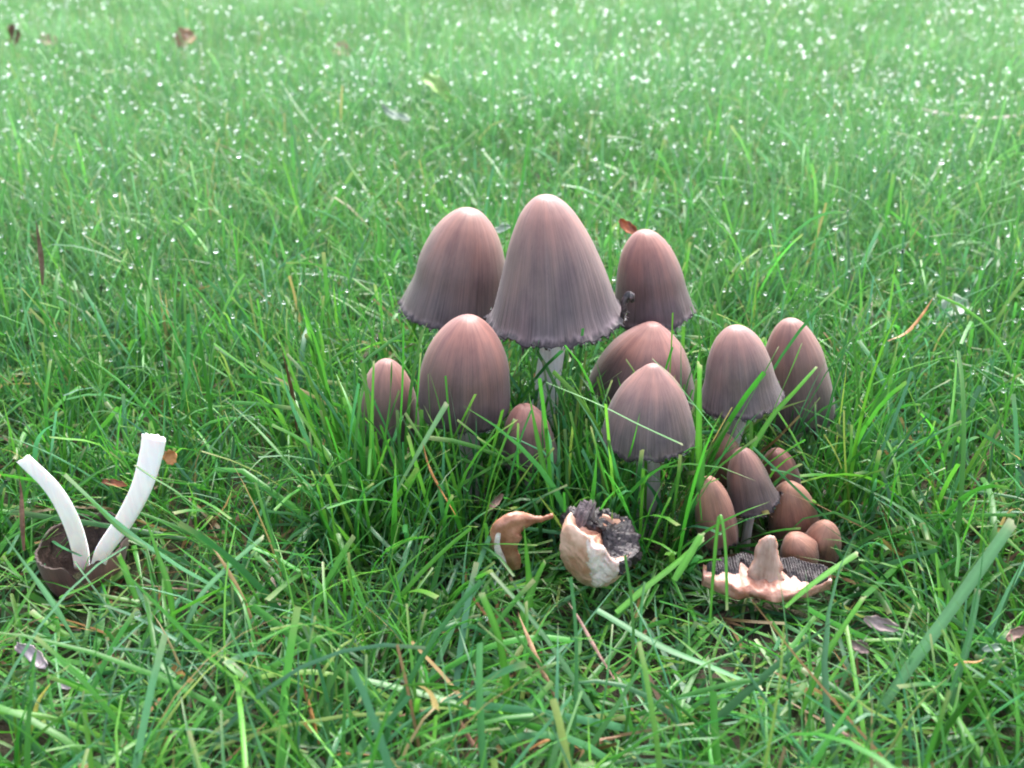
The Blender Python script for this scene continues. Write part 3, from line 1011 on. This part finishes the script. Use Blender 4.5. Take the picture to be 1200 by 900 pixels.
# ------------------------------------------------------------------ conspicuous single blades
def ribbon(pts, width, seg=22, fold=.3, seed=0, col=(.08, .2, .04), cut=True, taper_base=.7, twist=.3, roll=0.0):
    r = np.random.default_rng(seed)
    P = cr_spline(pts, seg)
    tan = np.gradient(P, axis=0)
    tan /= np.linalg.norm(tan, axis=1)[:, None]
    view = P - np.array([0, 0, CAM_H + .4])
    side = np.cross(tan, view)
    side /= np.linalg.norm(side, axis=1)[:, None]
    nrm = np.cross(side, tan)
    t = np.linspace(0, 1, seg)
    a = roll + twist * (t - .5) * r.choice([-1, 1])
    side, nrm = side * np.cos(a)[:, None] + nrm * np.sin(a)[:, None], nrm * np.cos(a)[:, None] - side * np.sin(a)[:, None]
    prof = (taper_base + (1 - taper_base) * np.clip(t * 3, 0, 1)) * (1 - .15 * t if cut else 1 - np.clip((t - .3) / .7, 0, 1) ** 1.7 * .97)
    prof = prof * (1 + .05 * np.sin(t * 19 + r.uniform(0, 6)))
    hw = (width * .5 * prof)[:, None]
    V = np.stack([P - side * hw, P - side * hw * .5 - nrm * hw * fold * .7, P - nrm * hw * fold, P + side * hw * .5 - nrm * hw * fold * .7, P + side * hw], 1)
    V[-1, :2] += tan[-1] * width * r.uniform(-.4, .5)
    c = np.repeat(np.array(col)[None], seg, 0)
    c = c * (1 + .12 * np.sin(t * 7 + r.uniform(0, 6)))[:, None]
    tf = np.clip((t - .95) / .05, 0, 1)[:, None] * (.8 if cut else .4)
    c = c * (1 - tf) + tf * np.array([.45, .42, .26])
    across = np.array([.92, 1.06, 1.22, 1.0, .95])[None, :, None]
    C = (np.repeat(c[:, None], 5, 1) * across).reshape(-1, 3)
    Q = grid_quads(seg, 5, closed=False)
    return V.reshape(-1, 3), Q, np.concatenate([C, np.ones((len(C), 1))], 1)

BR, DK, PL, BL = (.085, .27, .035), (.045, .16, .028), (.13, .27, .11), (.095, .24, .105)
def hero(label, pts, wpx, col=BR, cut=True, seed=0, fold=.16, twist=.5, roll=0.0):
    P = [at(x, y, Y) for x, y, Y in pts]
    o = P[0].copy(); o[2] = min(o[2], max(0.0, o[2]))
    w = .74 * wpx * mpp(P[len(P) // 2])
    v, q, c = ribbon(np.array(P) - o, w, 24, fold, seed, col, cut, twist=twist, roll=roll)
    link('grass_blade', mesh_np('grass_blade', v, q, attrs={'tint': c}), M_GRASS, None, label, 'grass blade', 'conspicuous single grass blades', M=Matrix.Translation(Vector(o)))

hero('long broad blue-green blade slanting up across the lower right corner', [(1004, 872, .238), (1060, 790, .245), (1125, 700, .256), (1188, 610, .270)], 21, BL, seed=1)
hero('upright broad blade between the leaning cap and the touching pair', [(818, 560, .345), (819, 500, .340), (820, 427, .338)], 12, BR, seed=2, twist=.1)
hero('dark blade crossing the left cap of the touching pair', [(836, 556, .342), (862, 500, .336), (886, 455, .333), (912, 407, .333)], 9, DK, seed=3)
hero('short bright blade tip crossing the gap of the touching pair', [(890, 520, .352), (912, 468, .350), (926, 436, .349), (939, 404, .349)], 10, BR, seed=4)
hero('bright blade crossing the right cap of the touching pair', [(872, 540, .340), (905, 488, .345), (932, 458, .348), (957, 430, .350)], 11, BR, seed=5)
hero('bright blade leaning right in front of the big egg-shaped cap', [(448, 610, .318), (470, 566, .320), (496, 520, .324), (524, 472, .330)], 12, PL, seed=6)
hero('upright blade in front of the left edge of the leftmost cap', [(426, 610, .335), (434, 540, .340), (436, 480, .342), (438, 424, .343)], 11, BR, seed=7, twist=.1)
hero('narrow blade in front of the middle of the leftmost cap', [(443, 590, .338), (449, 530, .341), (457, 470, .343), (459, 424, .343)], 8, DK, seed=8)
hero('bright blade with bent tip beside the low rounded cap', [(563, 610, .325), (576, 560, .326), (590, 520, .327), (603, 491, .328)], 9, BR, seed=9)
hero('broad bright blade standing in front of the low rounded cap', [(652, 616, .325), (640, 560, .326), (629, 510, .330), (620, 462, .333)], 12, BR, cut=False, seed=10)
hero('thin pale straight blade lying across the front pointed cap', [(640, 448, .322), (700, 473, .320), (750, 498, .318), (800, 521, .317)], 5, PL, seed=11)
hero('blade rising along the right edge of the front pointed cap', [(838, 505, .330), (812, 472, .326), (790, 445, .322), (764, 420, .318)], 7, BL, seed=12)
hero('broad upright dark blade beside the narrow orange-brown cap', [(822, 610, .312), (820, 575, .312), (823, 545, .313), (826, 516, .314)], 13, DK, cut=False, seed=13, twist=.1)
hero('broad bright blade standing before the curled orange strip', [(622, 712, .282), (620, 680, .283), (617, 648, .284), (614, 616, .285)], 13, BR, cut=False, seed=14)
hero('short wide cut blade below the curled orange strip', [(608, 736, .272), (618, 706, .276), (628, 680, .279), (639, 657, .281)], 14, BR, seed=15)
hero('broad bright blade rising right towards the narrow orange-brown cap', [(722, 718, .274), (755, 690, .280), (790, 662, .286), (826, 630, .292)], 13, BR, seed=16)
hero('long fine blade slanting from the left cap down to the centre', [(412, 596, .330), (470, 655, .312), (530, 705, .298), (585, 742, .286)], 9, BL, seed=17)
hero('wide pale green blade arching across the bottom centre', [(420, 795, .245), (520, 820, .240), (600, 850, .236), (690, 872, .232)], 14, PL, seed=18)
hero('bright upright blade at the bottom, left of the tan straw', [(597, 868, .236), (594, 810, .240), (585, 750, .244), (564, 694, .248)], 14, BR, seed=19)
hero('kinked blade with a whitish lower half left of centre', [(206, 757, .266), (222, 724, .270), (238, 694, .276), (272, 660, .284), (310, 628, .292)], 12, BL, seed=20, twist=.1)
hero('broad pale blade running down the left bottom quarter', [(180, 770, .262), (210, 800, .256), (245, 845, .248), (275, 880, .242)], 14, PL, seed=21)
hero('bluish drooping blade at the left edge below the white stems', [(100, 770, .262), (70, 720, .262), (50, 690, .264), (4, 626, .270)], 12, BL, cut=False, seed=22)
hero('bright blade rising just right of the overturned mushroom', [(205, 740, .275), (198, 690, .280), (185, 650, .285), (168, 600, .290)], 10, BR, cut=False, seed=23)
hero('short bright cut blade in front of the overturned mushroom', [(160, 702, .275), (152, 682, .277), (145, 664, .279), (139, 650, .280)], 11, BR, seed=24)
hero('blade lying in front of the overturned mushroom to its lower right', [(70, 700, .278), (95, 690, .276), (115, 680, .275), (136, 666, .275)], 9, BR, seed=25)
hero('dark narrow blade crossing the right white stem half', [(238, 600, .284), (205, 575, .286), (180, 560, .287), (158, 545, .289)], 4, DK, seed=26)
hero('dark blade crossing the foot of the right white stem half', [(172, 642, .285), (140, 620, .287), (105, 585, .289), (68, 552, .293)], 8, DK, cut=False, seed=27)
hero('bright broad blade left of the flattened broken cap', [(790, 680, .272), (805, 655, .276), (814, 640, .279), (822, 626, .282)], 14, BR, seed=28)
hero('bent thin blade folding over the flattened broken cap edge', [(832, 730, .270), (836, 670, .276), (843, 604, .282), (850, 640, .276), (852, 715, .268)], 6, BR, seed=29)
hero('broad bright blade rising right of the flattened broken cap', [(920, 712, .272), (945, 690, .276), (975, 668, .280), (1006, 648, .284)], 11, BR, seed=30)
hero('wide dull blade pointing right below the flattened broken cap', [(700, 715, .268), (770, 755, .258), (830, 780, .252), (892, 806, .246)], 14, BL, seed=31)
hero('long thin blade hanging over from the right edge of the photo', [(1110, 868, .236), (1118, 810, .242), (1135, 750, .250), (1146, 690, .258)], 11, BL, seed=32)
hero('bright broad blade crossing left of the lower right corner blade', [(938, 838, .240), (962, 780, .246), (985, 740, .252), (1012, 700, .258)], 10, BR, seed=33)
hero('broad dark blade pointing up left of the lower right corner', [(1080, 850, .240), (1062, 800, .246), (1040, 760, .252), (1014, 722, .258)], 15, DK, cut=False, seed=34)
hero('wide bright blade low at the left, pointing up left', [(336, 884, .232), (310, 840, .238), (290, 800, .243), (264, 774, .248)], 14, BR, seed=35)
hero('pale grey-green blade standing alone on the lawn at upper left', [(172, 372, .50), (174, 345, .495), (177, 318, .49), (180, 290, .486)], 8, PL, cut=False, seed=36)

# ------------------------------------------------------------------ dead straws and leaf scraps lying about
def straw(label, pts, wpx, mat, seed=0, cut=False, name='dead_straw', cat='straw', group='dead straws in the grass'):
    P = [at(x, y, Y - (.010 if Y < .36 else .006 if Y < .6 else 0)) for x, y, Y in pts]
    o = P[0].copy()
    v, q, c = ribbon(np.array(P) - o, wpx * .85 * mpp(P[0]), 18, .6, seed, (.3, .2, .1), cut, .5, .9)
    link(name, mesh_np(name, v, q), mat, None, label, cat, group, M=Matrix.Translation(Vector(o)))

straw('orange thin straw left of the big egg cap stem', [(534, 604, .318), (514, 570, .320), (502, 545, .322), (495, 518, .324)], 5, M_STRAWORANGE, 41)
straw('long tan straw below the curled orange strip', [(655, 826, .244), (632, 778, .252), (618, 745, .258), (607, 718, .263)], 8, M_STRAW, 42)
straw('brown straw slanting below the torn cap piece', [(720, 796, .250), (698, 760, .256), (680, 728, .262), (665, 704, .267)], 6, M_STRAWPINK, 43)
straw('curved tan leaf strip at the bottom centre right', [(676, 902, .226), (686, 880, .229), (700, 868, .232), (728, 862, .234)], 9, M_STRAW, 44)
straw('thin tan straw bending along the bottom centre', [(618, 880, .230), (640, 868, .232), (662, 868, .233), (684, 882, .232)], 5, M_STRAWORANGE, 45)
straw('thick brown straw at the bottom edge left of centre', [(572, 900, .226), (560, 880, .229), (548, 862, .232), (538, 844, .235)], 8, M_STRAWDARK, 46, True)
straw('reddish brown straw at the bottom right', [(1044, 902, .227), (1016, 880, .232), (990, 860, .236), (964, 842, .240)], 8, M_STRAWPINK, 47, True)
straw('short orange straw at the bottom left of centre', [(388, 886, .232), (405, 883, .232), (420, 884, .232), (437, 885, .232)], 5, M_STRAWORANGE, 48)
straw('brown straw lying level at the lower left centre', [(460, 842, .242), (480, 836, .243), (500, 832, .244), (546, 829, .244)], 5, M_STRAWDARK, 49)
straw('upright tan dead straw at the upper left', [(50, 335, .505), (49, 310, .502), (46, 285, .50), (42, 258, .497)], 8, M_STRAWPINK, 50)
straw('yellowing bent blade at the lower left corner', [(36, 862, .238), (40, 840, .240), (46, 820, .242), (60, 800, .244)], 11, mat_leaf('blade_yellow', (.42, .36, .05), (.55, .50, .12)), 51)
straw('orange yellow straw by the lower left soil gap', [(374, 872, .236), (366, 840, .240), (358, 812, .244), (352, 788, .247)], 6, M_STRAWORANGE, 52)
straw('dull brown straw leaning left of the white stems', [(28, 645, .31), (26, 610, .314), (25, 580, .318), (22, 556, .32)], 7, M_STRAWDARK, 53)
straw('brown dead straw slanting left of the leftmost cap', [(348, 505, .38), (344, 470, .376), (338, 440, .372), (330, 410, .37)], 6, M_STRAWDARK, 54)
straw('pinkish twig lying on the lawn at the right edge', [(1080, 128, 1.02), (1120, 136, 1.0), (1160, 139, .99), (1204, 135, .98)], 9, mat_leaf('twig_mauve', (.20, .12, .12), (.42, .32, .33)), 55, True, 'twig', 'twig')
straw('short tan straw on the lawn right of the touching pair', [(1040, 400, .44), (1062, 390, .445), (1080, 370, .45), (1094, 348, .455)], 6, M_STRAWORANGE, 56)
straw('thin orange straw right of the small broken buttons', [(1118, 780, .252), (1130, 776, .252), (1144, 776, .252), (1154, 772, .253)], 5, M_STRAWORANGE, 57)

def scrap(label, px, py, Y, wpx, hpx, mat, tilt=60, rot=0, seed=0, name='fallen_leaf', cat='leaf', curl=.25, aspect_tip=.6):
    """a small curled leaf scrap with thickness"""
    c = at(px, py, Y - (.009 if Y < .3 else .02 if Y > .7 else 0))
    s = mpp(c)
    r = np.random.default_rng(seed)
    nu, nv = 13, 9
    u, v = np.meshgrid(np.linspace(-1, 1, nu), np.linspace(-1, 1, nv), indexing='ij')
    half = (1 - np.abs(u) ** 2.2 * aspect_tip) * (1 + .12 * np.sin(u * 9 + r.uniform(0, 6)) * np.sign(v))
    x = u * wpx * .5 * s
    y = v * half * hpx * .5 * s
    z = curl * hpx * s * (v ** 2 - .3) + .12 * wpx * s * np.sin(u * 2.2 + r.uniform(0, 6)) + .03 * wpx * s * np.sin(v * 7 + u * 5)
    top = np.stack([x, y, z], -1).reshape(-1, 3)
    bot = top - np.array([0, 0, .0004])
    V = np.vstack([top, bot])
    q = grid_quads(nu, nv, closed=False)
    Q = [*map(tuple, q), *[tuple(k[::-1] + nu * nv) for k in q]]
    ring = [i * nv for i in range(nu)] + [(nu - 1) * nv + j for j in range(1, nv)] + [i * nv + nv - 1 for i in range(nu - 2, -1, -1)] + [j for j in range(nv - 2, 0, -1)]
    for a, b in zip(ring, ring[1:] + ring[:1]):
        Q.append((a, b, b + nu * nv, a + nu * nv))
    M = Matrix.Translation(Vector(c)) @ Matrix.Rotation(math.radians(tilt), 4, 'X') @ Matrix.Rotation(math.radians(rot), 4, 'Z')
    link(name, mesh_np(name, V, Q), mat, None, label, cat, 'scraps lying in the grass', M=M)

scrap('russet leaf scrap sticking up behind the right bell cap', 736, 266, .475, 26, 12, M_LEAFRED, 70, -38, 1, curl=.3)
scrap('pink leaf scrap far back on the lawn, left of centre', 400, 60, 1.45, 22, 20, M_LEAFPINK, 40, -20, 2)
scrap('tan leaf far back at the upper left', 217, 47, 1.50, 26, 24, M_LEAFTAN, 50, 30, 3)
scrap('brown leaf scrap far back in the upper left corner', 57, 48, 1.45, 22, 16, M_STRAWPINK, 40, 10, 4)
scrap('dark brown leaf scrap beside the upper left edge', 17, 42, 1.42, 14, 26, M_STRAWDARK, 60, 10, 5)
scrap('pale broad leaf lying on the lawn behind the left bell cap', 512, 103, 1.05, 46, 18, M_LEAFLIME, 40, -42, 6)
scrap('second pale leaf left of the broad pale leaf', 464, 134, .95, 44, 10, M_LEAFPALE, 40, -35, 7)
scrap('pale leaf tip just left of the tallest cap', 588, 268, .56, 20, 9, M_LEAFPALE, 50, 12, 8)
scrap('pale whitish leaf on the lawn right of the touching pair', 1118, 362, .52, 46, 26, M_LEAFPALE, 35, 20, 9)
scrap('lime green broad leaf beside the pale leaf on the right', 1026, 345, .545, 20, 34, M_LEAFLIME, 60, -10, 10)
scrap('small pale leaf half hidden right of the taller paired cap', 1005, 382, .50, 26, 16, M_LEAFPALE, 50, -30, 11)
scrap('pale leaf at the right edge of the lawn', 1188, 308, .60, 26, 24, M_LEAFPALE, 40, 15, 12)
scrap('mauve white mushroom scrap at the lower left edge', 38, 768, .262, 46, 16, M_LEAFMAUVE, 55, -32, 13, 'mushroom_scrap', 'mushroom piece')
scrap('small mauve scrap just below the lower left scrap', 76, 802, .254, 16, 10, M_LEAFMAUVE, 55, -25, 14, 'mushroom_scrap', 'mushroom piece')
scrap('pinkish mushroom scrap in the grass below the last button', 1032, 731, .272, 40, 16, mat_leaf('scrap_pink', (.20, .135, .125), (.34, .26, .25)), 50, -15, 15, 'mushroom_scrap', 'mushroom piece')
scrap('darker pink scrap below the pinkish mushroom scrap', 1008, 758, .266, 24, 14, mat_leaf('scrap_rose', (.15, .095, .085), (.26, .18, .17)), 50, -20, 16, 'mushroom_scrap', 'mushroom piece')
scrap('silvery white scrap at the right edge near the bottom', 1163, 759, .258, 22, 9, M_LEAFPALE, 50, 12, 17)
scrap('tan leaf scrap beside the silvery scrap at the right edge', 1190, 743, .262, 28, 12, M_STRAWPINK, 50, 28, 18)
scrap('orange brown leaf scrap beside the right white stem half', 200, 536, .335, 16, 18, M_STRAWORANGE, 60, 40, 19)
scrap('russet leaf scrap between the two white stem halves', 134, 566, .345, 28, 8, M_LEAFRED, 50, -8, 20)
scrap('tan curl left of the torn cap piece at soil level', 581, 588, .330, 24, 9, M_STRAWPINK, 50, 52, 21)

# ------------------------------------------------------------------ water drops
def ico(sub):
    import bmesh
    bm = bmesh.new()
    bmesh.ops.create_icosphere(bm, subdivisions=sub, radius=1.0)
    bm.verts.ensure_lookup_table()
    v = np.array([x.co[:] for x in bm.verts]); f = np.array([[y.index for y in x.verts] for x in bm.faces])
    bm.free()
    return v, f

def drops_mesh(P, R, sub):
    v, f = ico(sub)
    r = np.random.default_rng(2)
    sq = np.stack([np.ones(len(P)), np.ones(len(P)), r.uniform(.8, 1.05, len(P))], -1)
    V = (P[:, None, :] + v[None] * (R[:, None] * sq)[:, None, :]).reshape(-1, 3)
    F = (f[None] + (np.arange(len(P)) * len(v))[:, None, None]).reshape(-1, 3)
    return V, F

r = np.random.default_rng(77)
DP, DR = [], []
for P in DROP_SITES:
    Y = P[:, 0, 1]
    X = P[:, 0, 0]
    pr_ = np.where(Y < .40, .014, np.where(Y < .62, .07 + (Y - .4) * .5, .15))
    pr_ = np.where(Y > 1.3, .085, pr_) * (1.0 + .35 * np.clip(X / (Y + .1), -1, 1)) * (.5 + patch(X * 2.1, Y * 1.7))
    hit = r.random(len(Y)) < pr_
    S = P.shape[1]
    k = np.where(r.random(len(Y)) < .6, S - 1, r.integers(S // 2, S, len(Y)))
    rad = np.exp(r.normal(np.log(.00080), .42, len(Y))) * np.clip(.75 + .6 * Y, 1, 1.7)
    rad = np.minimum(rad, np.where(Y < .5, .0010, np.where(Y < 1.0, .0015, .0023)))
    pos = P[np.arange(len(Y)), k] + np.stack([0 * Y, 0 * Y, rad * .5], -1)
    hit &= pos[:, 2] > .018
    DP.append(pos[hit]); DR.append(rad[hit])
for rim, n, R in RIMS:
    idx = r.choice(len(rim), n, replace=False)
    rad = r.uniform(.0004, .0010, n)
    DP.append(rim[idx] + np.array([0, 0, -.0006]) + r.normal(0, .0005, (n, 3))); DR.append(rad)
DP = np.concatenate(DP); DR = np.concatenate(DR)
nearm = DP[:, 1] < .6
Va, Fa = drops_mesh(DP[nearm], DR[nearm], 3)
Vb, Fb = drops_mesh(DP[~nearm], DR[~nearm], 2)
V = np.vstack([Va, Vb]); F = np.vstack([Fa, Fb + len(Va)])
link('dew_drops', mesh_np('dew_drops', V, [], F), M_WATER, label='clear round dew drops on the grass tips and cap rims', cat='dew', kind='stuff')
print('drops', len(DP), 'tris', len(F))
